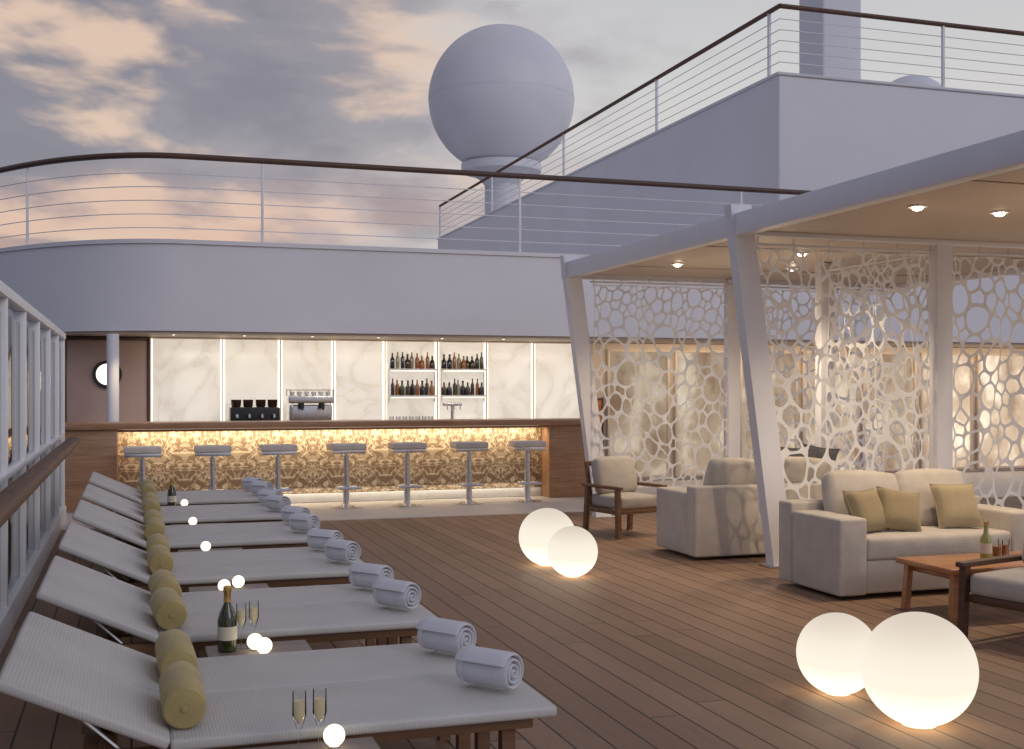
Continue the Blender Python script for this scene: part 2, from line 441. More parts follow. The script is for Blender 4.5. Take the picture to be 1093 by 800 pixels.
def ycurve(x): return 16.5+(.3*(.7-x)**2 if x<.7 else 0)
xs=[-3.2+.1*i for i in range(0,40)]
outline=[(x,ycurve(x)) for x in xs]+[(18.5,16.5),(18.5,44),(-3.2,44)]
up=thing('upper_deck','white curved upper deck front overhanging the lit bar','ship deck'); up['kind']='structure'
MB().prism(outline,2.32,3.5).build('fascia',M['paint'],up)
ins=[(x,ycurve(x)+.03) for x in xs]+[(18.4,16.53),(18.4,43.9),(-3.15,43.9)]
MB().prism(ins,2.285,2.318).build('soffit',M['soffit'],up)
out2=[(x,ycurve(x)-.03) for x in xs]+[(18.5,16.47)]
inn2=[(x,ycurve(x)+.12) for x in xs]+[(18.5,16.62)]
MB().prism(out2+inn2[::-1],3.502,3.56).build('cap',M['paint'],up)

# railing on the upper deck
rl=thing('upper_deck_railing','long curved railing with dark wooden handrail on the white upper deck front','railing')
def rc(z,off=0.05): return [(x,ycurve(x)+off,z) for x in [-3.1+.15*i for i in range(26)]]+[(x,16.5+off,z) for x in (2,4,6,8,10,12,14,16,18)]
MB().tube(rc(4.70),.042,10).build('handrail',M['rail_wood_x'],rl)
for i in range(5): MB().tube(rc(3.72+.185*i),.0065,6).build('rail_wire',M['wire'],rl)
for px in (-2.6,-1.4,1.73,5.5,9.2,12.8,16.4):
    MB().rbox((px,ycurve(px)+.05,4.11),(.036,.03,1.1),.006).build('post',M['wire'],rl)

# deckhouse on top
dh=thing('deckhouse','large white flat roofed deckhouse rising at right behind the upper railing','deckhouse'); 
MB().rbox((20.25,29.3,5.2),(19.5,23.4,3.4),.04,seg=2).build('wall',M['paint'],dh)
MB().rbox((20.25,29.3,6.915),(19.56,23.46,.05),.01).build('roof_edge',M['paint'],dh)
dr=thing('deckhouse_railing','straight railing with dark handrail along the roof edge of the deckhouse','railing')
X0,Y0,Y1,ZT=10.56,17.66,40.9,6.94
def seg2(z,r,name,mt):
    m=MB(); m.tube([(X0,Y1,z),(X0,Y0-.0,z)],r,10); m.tube([(X0+.001,Y0,z),(29.9,Y0,z)],r*.995,10); m.build(name,mt,dr)
seg2(8.09,.042,'handrail',M['rail_wood'])
for i in range(5): seg2(ZT+.19+.185*i,.008,'rail_wire',M['wire'])
for (px,py) in [(X0,Y0+.35),(X0,22.6),(X0,28.2),(X0,34.5),(X0,Y1),(13.9,Y0),(17.3,Y0),(20.7,Y0),(24,Y0)]:
    MB().rbox((px,py,ZT+.575),(.05,.05,1.15),.006).build('post',M['wire'],dr)

# radome
ra=thing('radar_dome','big white spherical radar dome on a pedestal in the sky','radar dome',(11.4,36.2,6.94))
do=MB().ball((0,0,3.93),2.36,56,36,-62,90).build('dome',M['paint'],ra)
MB().lathe([(2.361,-.02),(2.366,-.02),(2.366,.02),(2.361,.02)],56,None,(0,0,3.93)).build('seam',M['paint'],do)
MB().lathe([(1.00,1.50),(1.30,1.58),(1.30,1.84),(1.12,1.86)],40).build('collar',M['paint'],ra)
MB().lathe([(.54,.0),(.54,1.15),(.72,1.36),(.98,1.50)],36).build('pedestal',M['paint'],ra)
ra2=thing('radar_dome','small white radar dome barely showing above the deckhouse roof at right','radar dome',(25.4,33.9,6.94))
MB().ball((0,0,3.95),1.32,40,24,-60,90).build('dome',M['paint'],ra2)
MB().lathe([(.45,0),(.45,2.3),(.7,2.82)],24).build('pedestal',M['paint'],ra2)
ms=thing('mast','thick white rectangular mast on the deckhouse roof leaving the picture top','mast',(13.6,20.8,6.94))
MB().rbox((0,0,3.2),(.92,.9,6.4),.06,seg=2).build('column',M['paint'],ms)
MB().rbox((0,0,.06),(1.2,1.15,.12),.02).build('base_plate',M['paint'],ms)
MB().rbox((.47,0,3.2),(.05,.3,6.0),.01).build('cable_duct',M['wire'],ms)

# ------------------------------------------------------------------ back wall behind bar
K=17.8
wl=thing('back_wall','beige back wall under the upper deck with lit windows behind the lounge','wall')
b=MB(); b.rbox((8.3,K+.12,1.145),(18.6,.2,2.27),.005); b.build('wall',M['wall_beige'],wl)
wins=[(7.98+1.22*i,1.08) for i in range(8)]
for (x,ww) in wins:
    f=MB(); z0,z1=.10,2.14; t=.04
    f.rbox((x-ww/2,K-.01,(z0+z1)/2),(t,.06,z1-z0),.004); f.rbox((x+ww/2,K-.01,(z0+z1)/2),(t,.06,z1-z0),.004)
    f.rbox((x,K-.01,z1+t/2),(ww+t,.06,t),.004); f.rbox((x,K-.01,z0-t/2),(ww+t,.06,t),.004)
    fo=f.build('window',M['wall_beige'],wl)
    p=MB(); p.rbox((0,0,0),(ww-t-.002,.012,z1-z0-.002),.002); po=p.build('pane',M['drapes'],fo); po.location=(x,K+.012,(z0+z1)/2)
area('wall_fill',(12.2,17.2,2.25),9.6,.06,48,(0,.5,-1),(1,.82,.60))  # added fill light with no lamp behind it, lifts the back wall
dv=[.26,1.28,2.12,2.92,3.71,4.54,5.34,6.13,6.98]
mp=thing('marble_wall','row of backlit veined marble panels with glowing edges behind the bar','wall panels')
for i in range(8):
    a,c=dv[i]+.035,dv[i+1]-.035
    p=MB(); p.rbox((0,0,0),(c-a,.03,1.9),.003); o=p.build('marble_panel',M['marble'],mp); o.location=((a+c)/2,K-.02,1.31)
for x in dv:
    ls=MB().rbox((x,K-.012,1.31),(.06,.03,1.9),.003).build('light_strip',M['led'],mp)
    MB().rbox((x,K-.06,1.31),(.016,.03,1.92),.003).build('divider',M['wall_beige'],ls)
area('marble_wash',(3.6,17.0,2.26),6.6,.06,14,(0,.6,-1),(1,.9,.74))

dd=thing('service_door','brown service door with round porthole left of the marble panels','door',(-.33,K,0))
MB().rbox((0,-.02,1.12),(1.1,.06,2.22),.006).build('leaf',M['door'],dd)
f=MB(); f.rbox((-.57,-.02,1.14),(.05,.1,2.26),.005); f.rbox((.57,-.02,1.14),(.05,.1,2.26),.005); f.rbox((0,-.02,2.255),(1.09,.1,.04),.005); f.build('frame',M['dark_wood'],dd)
MY=Matrix.Rotation(R(90),4,'X')
ph=MB().lathe([(.15,-.03),(.2,-.03),(.2,.035),(.15,.035)],32,Matrix.Translation((0,-.06,1.74))@MY).build('porthole_ring',M['black'],dd)
MB().lathe([(.15,-.01),(.151,.036)],32,Matrix.Translation((0,-.06,1.74))@MY).build('porthole_glass',M['led'],ph)
MB().tube([(.38,-.06,1.0),(.38,-.12,1.0),(.26,-.12,1.0)],.012,8).build('handle',M['steel'],dd)
pl=thing('round_column','slim white round column in front of the service door','column',(-.24,16.75,.006))
MB().lathe([(.08,0),(.08,2.27)],24).build('shaft',M['paint_pergola'],pl)
MB().lathe([(.12,0),(.12,.02),(.085,.04)],24).build('foot',M['steel'],pl)

# soffit downlights above bar
sl0=None
for i,x in enumerate((.55,1.5,2.45,3.4,4.35,5.3)):
    lab=f'small recessed soffit lamp above the bar, {ORD[i]} of six from left'
    if sl0 is None:
        sl0=thing('soffit_lamp',lab,'ceiling lamp',(x,16.72,2.285),0,'soffit lamps above the bar')
        MB().lathe([(.022,-.010),(.04,-.010),(.04,0),(.022,0)],20).build('ring',M['steel'],sl0)
        MB().lathe([(.008,-.016),(.018,-.012),(.021,-.003)],16).build('lens',M['soffit_light'],sl0)
    else: dup(sl0,lab,(x,16.72,2.285))
    if i%2==0: spot('soffit_spot',(x+.45-(.9 if i==0 else 0),16.3,2.25),24,120)

# ------------------------------------------------------------------ bar
br=thing('bar_counter','long wooden bar with glowing gold damask front','bar counter',(0,0,.006))
BX0,BX1=-.85,6.28
MB().rbox(((BX0-.06+BX1)/2,15.72,1.06),(BX1-BX0+.1,.72,.08),.01).build('counter_top',M['bar_wood'],br)
MB().rbox(((-.17+BX0)/2,15.68,.51),(-.17-BX0,.5,1.02),.006).build('end_block',M['bar_wood'],br)
MB().rbox(((5.56+BX1)/2,15.68,.51),(BX1-5.56,.5,1.02),.006).build('end_block',M['bar_wood'],br)
MB().rbox((2.695,15.78,.57),(5.72,.06,.88),.004).build('front_panel',M['damask'],br)
MB().rbox((2.695,15.76,.065),(5.72,.05,.12),.004).build('toe_kick',M['cup'],br)
MB().rbox((2.695,15.48,1.0),(5.72,.03,.03),.004).build('apron',M['bar_wood'],br)
MB().rbox((2.695,15.70,1.012),(5.6,.02,.015),.003).build('light_strip',M['led'],br)
MB().rbox((2.695,15.95,.51),(5.72,.04,1.0),.004).build('back_panel',M['bar_wood'],br)
area('bar_strip',(2.695,15.56,1.0),5.6,.05,30,(0,.5,-1),(1,.80,.52))
area('toe_strip',(2.695,15.70,.2),5.5,.03,4.0,(0,.15,-1),(1,.88,.7))
bc=thing('back_counter','low service counter running along the marble wall behind the bar','counter',(0,0,.006))
MB().rbox((3.4,17.4,.46),(6.6,.55,.92),.006).build('cabinet',M['dark_wood'],bc)
MB().rbox((3.4,17.39,.94),(6.66,.6,.04),.006).build('counter_top',M['tile'],bc)
ZC=.006+.96

# shelves + bottles
for si,(a,c) in enumerate(((3.75,4.50),(4.58,5.30))):
    side=('left','right')[si]
    sh=thing('bottle_shelf',f'{side} white double bottle shelf on the marble wall','shelf',((a+c)/2,K-.13,0))
    for z in (1.42,1.83):
        so_=MB().rbox((0,0,z),(c-a,.18,.025),.003).build('shelf_board',M['cup'],sh)
        MB().rbox((0,-.08,z-.02),(c-a-.04,.012,.012),.002).build('light_strip',M['led'],so_)
    for e in (-1,1): MB().rbox((e*((c-a)/2-.01),.05,1.63),(.015,.05,.6),.002).build('bracket',M['steel'],sh)
profs=[[(.033,0),(.036,.01),(.036,.14),(.014,.18),(.012,.235),(.014,.24)],
       [(.04,0),(.042,.01),(.042,.12),(.018,.15),(.015,.2),(.019,.205),(.019,.225)],
       [(.03,0),(.03,.16),(.012,.2),(.011,.26)],
       [(.045,0),(.047,.03),(.04,.11),(.016,.14),(.014,.19),(.018,.2)]]
bmats=[('dark green',M['green_glass']),('brown',M['brown_glass']),('black',M['black_glass']),('amber',M['amber']),('pale',M['pale_bottle'])]
cache={}
for si,(a,c) in enumerate(((3.75,4.50),(4.58,5.30))):
    for zi,z in enumerate((1.4327,1.8427)):
        for j in range(9):
            pi=random.randrange(4); ci=random.choice([0,1,1,2,2,3,3,4])
            key=(pi,ci); nm,mt=bmats[ci]
            x=a+.06+(c-a-.12)*j/8+random.uniform(-.008,.008); y=K-.13+random.uniform(-.03,.03)
            lab=f"{nm} bottle, {ORD[j]} from left on the {('lower','upper')[zi]} board of the {('left','right')[si]} shelf"
            if key not in cache:
                o=MB().lathe(profs[pi],12).build('bottle',mt); cache[key]=o
            else:
                o=cache[key].copy(); C.objects.link(o)
            o.location=(x,y,z); o['label']=lab; o['category']='bottle'; o['group']='bottles on the bar shelves'

# espresso machine, grinder
em=thing('espresso_machine','steel espresso machine on the back counter, cups on top','coffee machine',(2.5,17.36,ZC))
MB().rbox((0,.03,.2),(.62,.36,.26),.02,seg=2).build('body',M['steel'],em)
MB().rbox((0,-.02,.035),(.64,.44,.05),.01).build('drip_tray',M['black'],em)
MB().rbox((0,0,.41),(.66,.44,.11),.02,seg=2).build('top_box',M['steel'],em)
f=MB(); f.tube([(-.32,-.2,.55),(.32,-.2,.55)],.008,6); f.tube([(-.32,.2,.55),(.32,.2,.55)],.008,6)
for e in (-1,1):
    for g in (-1,1): f.tube([(e*.31,g*.2,.46),(e*.31,g*.2,.55)],.008,6)
f.build('cup_rail',M['steel'],em)
for x in (-.15,.15):
    g=MB().lathe([(.045,0),(.045,.08)],16,None,(x,-.18,.28)).build('group_head',M['black'],em)
    MB().tube([(x,-.2,.29),(x,-.36,.27)],.014,8).build('handle',M['black'],g)
for e in (-1,1): MB().tube([(e*.27,-.2,.36),(e*.29,-.25,.3),(e*.28,-.25,.12)],.008,6).build('steam_wand',M['steel'],em)
cups0=None
for j in range(6):
    lab=f'white cup on the espresso machine, {ORD[j]} from left'
    loc=(2.24+.105*j,17.33,ZC+.4652)
    if cups0 is None:
        cups0=tag(MB().lathe([(.02,0),(.03,.01),(.042,.06),(.039,.06),(.018,.012)],16).build('cup',M['cup']),lab,'cup','cups on the espresso machine'); cups0.location=loc
    else: o=cups0.copy(); C.objects.link(o); o.location=loc; o['label']=lab
gr=thing('coffee_grinder','black double coffee grinder left of the espresso machine','coffee grinder',(1.7,17.36,ZC))
MB().rbox((0,0,.15),(.70,.3,.30),.02,seg=2).build('body',M['black'],gr)
for x in (-.26,-.09,.09,.26):
    MB().lathe([(.05,.29),(.07,.32),(.075,.40),(.076,.41)],16,None,(x,0,0)).build('hopper',M['brown_glass'],gr)
    MB().tube([(x,-.15,.2),(x,-.2,.19),(x,-.2,.15)],.02,8).build('spout',M['steel'],gr)
tp=thing('beer_tap','small steel drink tap behind the bar under the shelves','tap',(4.66,17.3,ZC))
MB().lathe([(.07,0),(.07,.015),(.025,.03),(.025,.32)],16).build('column',M['steel'],tp)
MB().rbox((0,0,.33),(.3,.06,.05),.015,seg=2).build('cross_bar',M['steel'],tp)
for x in (-.1,0,.1): MB().tube([(x,-.03,.32),(x,-.1,.32),(x,-.1,.25)],.01,8).build('spout',M['steel'],tp)
gl0=None
for j in range(7):
    lab=f'small drinking glass on the back counter, {ORD[j]} from left below the shelves'
    loc=(3.72+.1*j,17.3,ZC)
    if gl0 is None:
        gl0=tag(MB().lathe([(.03,0),(.036,.15),(.033,.15),(.027,.01)],14).build('drinking_glass',M['glass']),lab,'glass','glasses on the back counter'); gl0.location=loc
    else: o=gl0.copy(); C.objects.link(o); o.location=loc; o['label']=lab

# bar stools
st0=None
for i,x in enumerate((.13,.96,1.76,2.63,3.43,4.27,5.09)):
    lab=f'T shaped bar stool at the bar, {ORD[i]} from left of seven'
    if st0 is None:
        st0=thing('bar_stool',lab,'bar stool',(x,15.0,.006),0,'bar stools along the bar')
        MB().rbox((0,0,.785),(.44,.36,.075),.014,seg=2,mid=2,bulge=.004).build('seat',M['stool_seat'],st0)
        MB().rbox((0,0,.723),(.43,.35,.046),.006,seg=2).build('seat_shell',M['steel'],st0)
        pd=MB().lathe([(.042,.05),(.042,.42),(.034,.43),(.034,.67),(.08,.700)],28).build('pedestal',M['steel'],st0)
        MB().lathe([(.2,0),(.2,.012),(.06,.03),(.044,.052)],28).build('base_disc',M['steel'],pd)
        f=MB(); f.tube([(-.14,-.02,.26),(-.14,-.2,.26),(.14,-.2,.26),(.14,-.02,.26),(-.14,-.02,.26)],.016,8); f.rbox((0,0,.26),(.28,.05,.035),.006); f.build('footrest',M['steel'],st0)
    else: dup(st0,lab,(x,15.0,.006),random.uniform(-.1,.1))

# ------------------------------------------------------------------ glass windscreen on the left
ws=thing('glass_windscreen','tall glazed windscreen in white frames along the left deck edge','windscreen')
XS=-.78; ys=[2.5,3.88,5.23,6.58,7.93,9.28,10.63,11.98,13.33,14.5]
for y in ys: MB().rbox((XS,y,1.06),(.09,.06,2.1),.006).build('mullion',M['paint_bright'],ws)
for i in range(len(ys)-1):
    a,c=ys[i]+.03,ys[i+1]-.03
    MB().rbox((XS,(a+c)/2,1.1),(.012,c-a,1.85),.002).build('glass_pane',M['glass'],ws)
MB().rbox((XS,8.5,2.145),(.11,12.1,.07),.008).build('top_rail',M['paint_bright'],ws)
MB().rbox((XS,8.5,.09),(.12,12.1,.18),.01).build('kerb',M['paint_bright'],ws)
MB().rbox((XS+.02,8.5,1.0),(.05,12.0,.05),.004).build('transom',M['paint_bright'],ws)
hr=thing('teak_handrail','thick brown teak handrail on brackets in front of the windscreen','handrail')
MB().rbox((-.6,8.0,.97),(.13,11.4,.08),.03,seg=2).build('rail',M['rail_wood'],hr)
for y in ys[:-1]: MB().tube([(-.6,y,.94),(-.6,y,.9),(-.725,y,.88)],.012,8).build('bracket',M['steel'],hr)

# ------------------------------------------------------------------ pergola
pg=thing('pergola','white pergola with flat roof and leaning posts over the lounge seating','pergola')
RX0,RX1,RY0,RY1=4.88,9.6,4.4,13.12
YP=(4.55,8.95,13.0)
ZB=2.845; ZC2=2.895            # beam underside, ceiling underside
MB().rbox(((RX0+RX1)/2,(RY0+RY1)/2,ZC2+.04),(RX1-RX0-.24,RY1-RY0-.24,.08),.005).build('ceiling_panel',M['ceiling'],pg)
for x in (RX0+.06,RX1-.06): MB().rbox((x,(RY0+RY1)/2,ZB+.095),(.12,RY1-RY0,.19),.008).build('side_beam',M['paint_pergola'],pg)
for y in (RY0+.06,RY1-.06): MB().rbox(((RX0+RX1)/2,y,ZB+.09),(RX1-RX0-.245,.12,.175),.008).build('end_beam',M['paint_pergola'],pg)
MB().rbox(((RX0+RX1)/2,YP[1],ZC2-.02),(RX1-RX0-.245,.1,.038),.004).build('cross_beam',M['paint_pergola'],pg)
for y in YP: 
    MB().bar((5.36,y,0),(4.94,y-.0,3.11),.2,.125).build('leaning_post',M['paint_pergola'],pg)
    MB().rbox((5.36,y,.008),(.3,.22,.014),.003).build('post_foot',M['steel'],pg)
for y in (4.55,6.9,9.05,10.95,13.0): MB().rbox((7.1,y,1.445),(.17,.12,2.89),.006).build('rear_post',M['paint_pergola'],pg)
for y in (6.3,10.0,11.9):
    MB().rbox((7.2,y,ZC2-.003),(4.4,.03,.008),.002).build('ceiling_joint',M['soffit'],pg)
d0=None
for i,(x,y,lab) in enumerate([(5.62,11.5,'round ceiling spotlight in the far bay of the pergola, left one'),(7.03,11.5,'round ceiling spotlight in the far bay of the pergola, right one'),
    (5.52,7.3,'round ceiling spotlight above the near sofa, left one'),(6.3,7.35,'round ceiling spotlight above the near sofa, right one'),
    (6.35,10.2,'round ceiling spotlight just behind the near lace curtain')]):
    if d0 is None:
        d0=thing('ceiling_spotlight',lab,'ceiling lamp',(x,y,ZC2),0,'pergola ceiling spotlights')
        MB().lathe([(.045,-.014),(.07,-.014),(.07,0),(.045,0)],24).build('ring',M['paint_pergola'],d0)
        MB().lathe([(.012,-.038),(.028,-.034),(.040,-.022),(.043,-.003)],20).build('lens',M['downlight'],d0)
    else: dup(d0,lab,(x,y,ZC2))
    spot('pergola_spot',(x,y,ZC2-.055),85 if i!=1 else 50,130)
for (x,y,e) in ((6.2,6.4,14),(6.2,11.0,17),(8.2,8.0,11)):  # fill lights added in mid air without fixtures, to brighten curtains and ceiling
    l=bpy.data.lights.new('pergola_fill','POINT'); l.energy=e; l.color=(1,.80,.57); l.shadow_soft_size=.3
    o=bpy.data.objects.new('pergola_fill',l); C.objects.link(o); o.location=(x,y,1.75)

# lace curtains with real holes
def clip(poly,p,nrm):
    out=[]
    for i in range(len(poly)):
        a=poly[i]; c=poly[(i+1)%len(poly)]
        da=(a[0]-p[0])*nrm[0]+(a[1]-p[1])*nrm[1]; dc=(c[0]-p[0])*nrm[0]+(c[1]-p[1])*nrm[1]
        if da<=0: out.append(a)
        if (da<0)!=(dc<0) and abs(da-dc)>1e-12:
            t=da/(da-dc); out.append((a[0]+t*(c[0]-a[0]),a[1]+t*(c[1]-a[1])))
    return out
def lace(w,h,seed):
    ZS=.76; h=h*ZS
    rnd=random.Random(seed); pts=[]
    for (r0,r1,tries) in ((.11,.14,14),(.08,.105,130),(.055,.078,800),(.034,.047,1700)):
        for _ in range(tries):
            p=(rnd.uniform(-.05,w+.05),rnd.uniform(-.05,h+.05)); rr=rnd.uniform(r0,r1)
            if p[1]>h*.82: rr*=.75
            if all(math.hypot(p[0]-q[0],p[1]-q[1])>(rr+q[2])*.93 for q in pts): pts.append((p[0],p[1],rr))
    vs=[]; fs=[]
    for i,p in enumerate(pts):
        poly=[(0,0),(w,0),(w,h),(0,h)]
        nb=sorted((q for j,q in enumerate(pts) if j!=i and abs(q[0]-p[0])<.7 and abs(q[1]-p[1])<.7),key=lambda q:math.hypot(q[0]-p[0],q[1]-p[1]))[:24]
        for q in nb:
            n=(q[0]-p[0],q[1]-p[1]); d2=n[0]**2+n[1]**2; t=(d2+p[2]**2-q[2]**2)/(2*d2)
            poly=clip(poly,(p[0]+t*n[0],p[1]+t*n[1]),n)
            if len(poly)<3: break
        if len(poly)<3: continue
        cx=sum(a[0] for a in poly)/len(poly); cy=sum(a[1] for a in poly)/len(poly)
        def ro(t):
            ux,uy=math.cos(t),math.sin(t); best=9
            for a in range(len(poly)):
                x1,y1=poly[a]; x2,y2=poly[(a+1)%len(poly)]
                ex,ey=x2-x1,y2-y1; den=ux*ey-uy*ex
                if abs(den)<1e-12: continue
                s=((x1-cx)*ey-(y1-cy)*ex)/den; u=((x1-cx)*uy-(y1-cy)*ux)/den
                if s>0 and -1e-6<=u<=1+1e-6: best=min(best,s)
            return best if best<9 else .01
        ang=sorted([2*PI*a/20 for a in range(20)]+[math.atan2(a[1]-cy,a[0]-cx)%(2*PI) for a in poly])
        n=len(ang); o=len(vs); web=rnd.uniform(.008,.014)
        for t in ang:
            r0=ro(t); sm=sum(ro(t+dd_) for dd_ in (-.5,-.25,0,.25,.5))/5
            r1=max(.003,min(r0-web,sm*.86))
            for r_ in (r0,r1):
                x=cx+r_*math.cos(t); z=(cy+r_*math.sin(t))/ZS
                e=min(x,w-x)/w*4; g=min(z,h/ZS-z)/h*4
                e=max(0,min(1,e)); g=max(0,min(1,g))
                vs.append((x+.035*e*math.sin(6.1*z+1.3*seed+2*x),z+.05*g*math.sin(5.3*x+2.1*seed)))
        for a in range(n):
            c=(a+1)%n
            if ang[c]-ang[a]<1e-6 and c: continue
            fs.append((o+2*a,o+2*c,o+2*c+1,o+2*a+1))
    return vs,fs
def curtain(x0,x1,y,seed,label,rz=0,xo=None):
    t=thing('lace_curtain',label,'curtain',(xo if xo is not None else x0,y,.35),rz,'white lace curtains of the pergola')
    w=x1-x0; h=2.42
    vs,fs=lace(w,h,seed)
    m=MB(); m.add([(x,.035*math.sin(x*11+.5*math.sin(z*2)),z) for x,z in vs],fs); m.build('lace_panel',M['lace'],t,recalc=False)
    r=MB(); r.tube([(-.04,0,h+.03),(w+.04,0,h+.03)],.012,8); r.build('curtain_rod',M['paint_pergola'],t)
    nn=int(w/.3)
    for i in range(nn+1): MB().tube([(w*i/nn,0,h-.02),(w*i/nn,0,h+.10)],.006,6).build('hanger',M['steel'],t)
curtain(5.2,6.99,9.06,1,'white lace curtain with oval holes right of the near leaning post')
curtain(7.2,9.2,9.06,2,'white lace curtain with oval holes at the right picture edge')
curtain(5.2,6.99,12.88,3,'white lace curtain with oval holes beside the far leaning post')
curtain(7.22,9.2,12.88,4,'white lace curtain hanging farthest back behind the near lace curtain')
curtain(0,1.72,9.15,5,'white lace curtain running lengthwise behind the near lace curtain, beside the rear post',R(90),7.08)

# ------------------------------------------------------------------ furniture
def sofa(label,loc,rz,seed):
    rn=random.Random(seed)
    t=thing('sofa',label,'sofa',loc,rz,'pale two seat sofas under the pergola')
    W,D=1.78,.84
    MB().rbox((0,-.01,.158),(W-.485,D-.06,.245),.02,seg=2,mid=2).build('base',M['sofa'],t)
    for e in (-1,1): 
        MB().rbox((e*(W/2-.12),-.096,.313),(.24,D-.192,.565),.022,seg=2,mid=3,bulge=.005).build('arm',M['sofa'],t)
    MB().rbox((0,D/2-.095,.345),(W+.01,.19,.63),.022,seg=2,mid=2,bulge=.003).build('backrest',M['sofa'],t)
    MB().rbox((0,-.10,.365),(W-.484,.63,.17),.03,seg=2,mid=5,bulge=.014).build('seat_cushion',M['sofa'],t)
    for e in (-1,1):
        MM=Matrix.Translation((e*.32,.13,.66))@Matrix.Rotation(R(rn.uniform(-5,5)),4,'Z')@Matrix.Rotation(R(rn.uniform(-4,4)),4,'Y')@Matrix.Rotation(R(-20+rn.uniform(-3,3)),4,'X')
        MB().rbox((0,0,0),(.60,.16,.44),.045,seg=2,mid=4,bulge=.028,M=MM).build('back_cushion',M['sofa'],t)
    for x in (-.72,.72):
        for y in (-.32,.32): MB().rbox((x,y,.0175),(.06,.06,.033),.006).build('foot',M['dark_wood'],t)
    return t
sofa('pale linen sofa facing the camera under the pergola, with throw pillows',(5.77,7.76,0),0,1)
s2=sofa('pale linen sofa seen from behind, left of the near leaning post',(5.68,9.85,0),R(180),4)
for (x,y,z,rz,tilt,s,mt,lab) in [(5.30,7.62,.615,R(14),R(-26),.34,'throw','olive throw pillow leaning against the left sofa arm'),
    (5.58,7.6,.615,R(-10),R(-30),.34,'throw','olive throw pillow in the middle of the near sofa'),
    (6.12,7.62,.63,R(-10),R(-24),.36,'throw2','sand coloured throw pillow at the right of the near sofa'),
    (6.02,9.92,.74,R(172),R(-20),.52,'sofa_grey','dark grey pillow on the sofa seen from behind, left one'),
    (6.32,9.98,.74,R(190),R(-20),.52,'sofa_grey','dark grey pillow on the sofa seen from behind, right one')]:
    t=thing('throw_pillow',lab,'pillow',(x,y,z),rz)
    roll=R(random.uniform(-12,12))
    MM=Matrix.Rotation(tilt,4,'X')@Matrix.Rotation(roll,4,'Y')@Matrix.Rotation(R(90),4,'X')
    m=MB(); n=14; vs=[]; fs=[]; th=.15
    for sgn in (1,-1):
        for i in range(n+1):
            for j in range(n+1):
                u=-1+2*i/n; v=-1+2*j/n
                prof=(max(0,(1-u**4)*(1-v**4)))**.55
                e=1-.07*(1-abs(u)**2)*abs(v)**3; g=1-.07*(1-abs(v)**2)*abs(u)**3
                vs.append((u*s/2*g,v*s/2*e,sgn*th/2*prof))
    for q in range(2):
        o=q*(n+1)**2
        for i in range(n):
            for j in range(n):
                a=o+i*(n+1)+j; f_=(a,a+n+1,a+n+2,a+1); fs.append(f_ if q==0 else f_[::-1])
    m.add(vs,fs,MM); pb=m.build('pillow_body',M[mt],t,recalc=False)
    bd=[(-1+2*i/n) for i in range(n+1)]
    ring=[(u*s/2,-s/2*(1-.07*(1-u*u)),0) for u in bd]+[(s/2*(1-.07*(1-v*v)),v*s/2,0) for v in bd[1:]]+[(u*s/2,s/2*(1-.07*(1-u*u)),0) for u in bd[::-1][1:]]+[(-s/2*(1-.07*(1-v*v)),v*s/2,0) for v in bd[::-1][1:]]
    MB().tube(ring,.005,6,M=MM).build('piping',M[mt],pb)

def armchair(label,loc,rz,W,D,sh,ah,bh,wd):
    t=thing('armchair',label,'armchair',loc,rz)
    for e in (-1,1):
        MB().bar((e*(W/2-.025),-D/2+.03,0),(e*(W/2-.03),-D/2+.05,ah-.03),.045,.05).build('leg',wd,t)
        MB().bar((e*(W/2-.025),D/2-.03,0),(e*(W/2-.03),D/2-.07,ah-.03),.045,.05).build('leg',wd,t)
        MB().rbox((e*(W/2-.03),0,ah-.012),(.065,D+.02,.035),.012,seg=2).build('armrest',wd,t)
        MB().rbox((e*(W/2-.03),0,sh-.13),(.03,D-.1,.05),.006).build('side_rail',wd,t)
    for y in (-D/2+.06,D/2-.08): MB().rbox((0,y,sh-.13),(W-.1,.03,.05),.006).build('cross_rail',wd,t)
    f=MB(); f.bar((-(W/2-.06),D/2-.09,sh-.1),(-(W/2-.06),D/2-.0,bh-.03),.035,.035); f.bar((W/2-.06,D/2-.09,sh-.1),(W/2-.06,D/2-.0,bh-.03),.035,.035)
    f.rbox((0,D/2-.0,bh-.03),(W-.08,.035,.05),.008); f.build('back_frame',wd,t)
    MB().rbox((0,-.02,sh-.04),(W-.12,D-.12,.13),.03,seg=2,mid=4,bulge=.016).build('seat_cushion',M['chair_cushion'],t)
    MM=Matrix.Translation((0,D/2-.15,(sh+bh)/2+.03))@Matrix.Rotation(R(-14),4,'X')
    MB().rbox((0,0,0),(W-.14,.13,bh-sh),.04,seg=2,mid=4,bulge=.022,M=MM).build('back_cushion',M['chair_cushion'],t)
    return t
armchair('wooden armchair with pale cushions beside the far leaning post',(4.95,11.4,0),R(14),.64,.64,.40,.53,.77,M['honey_wood'])
armchair('low dark wooden armchair cut off by the right picture edge',(5.32,5.78,0),R(-76),.74,.78,.38,.47,.68,M['dark_wood'])

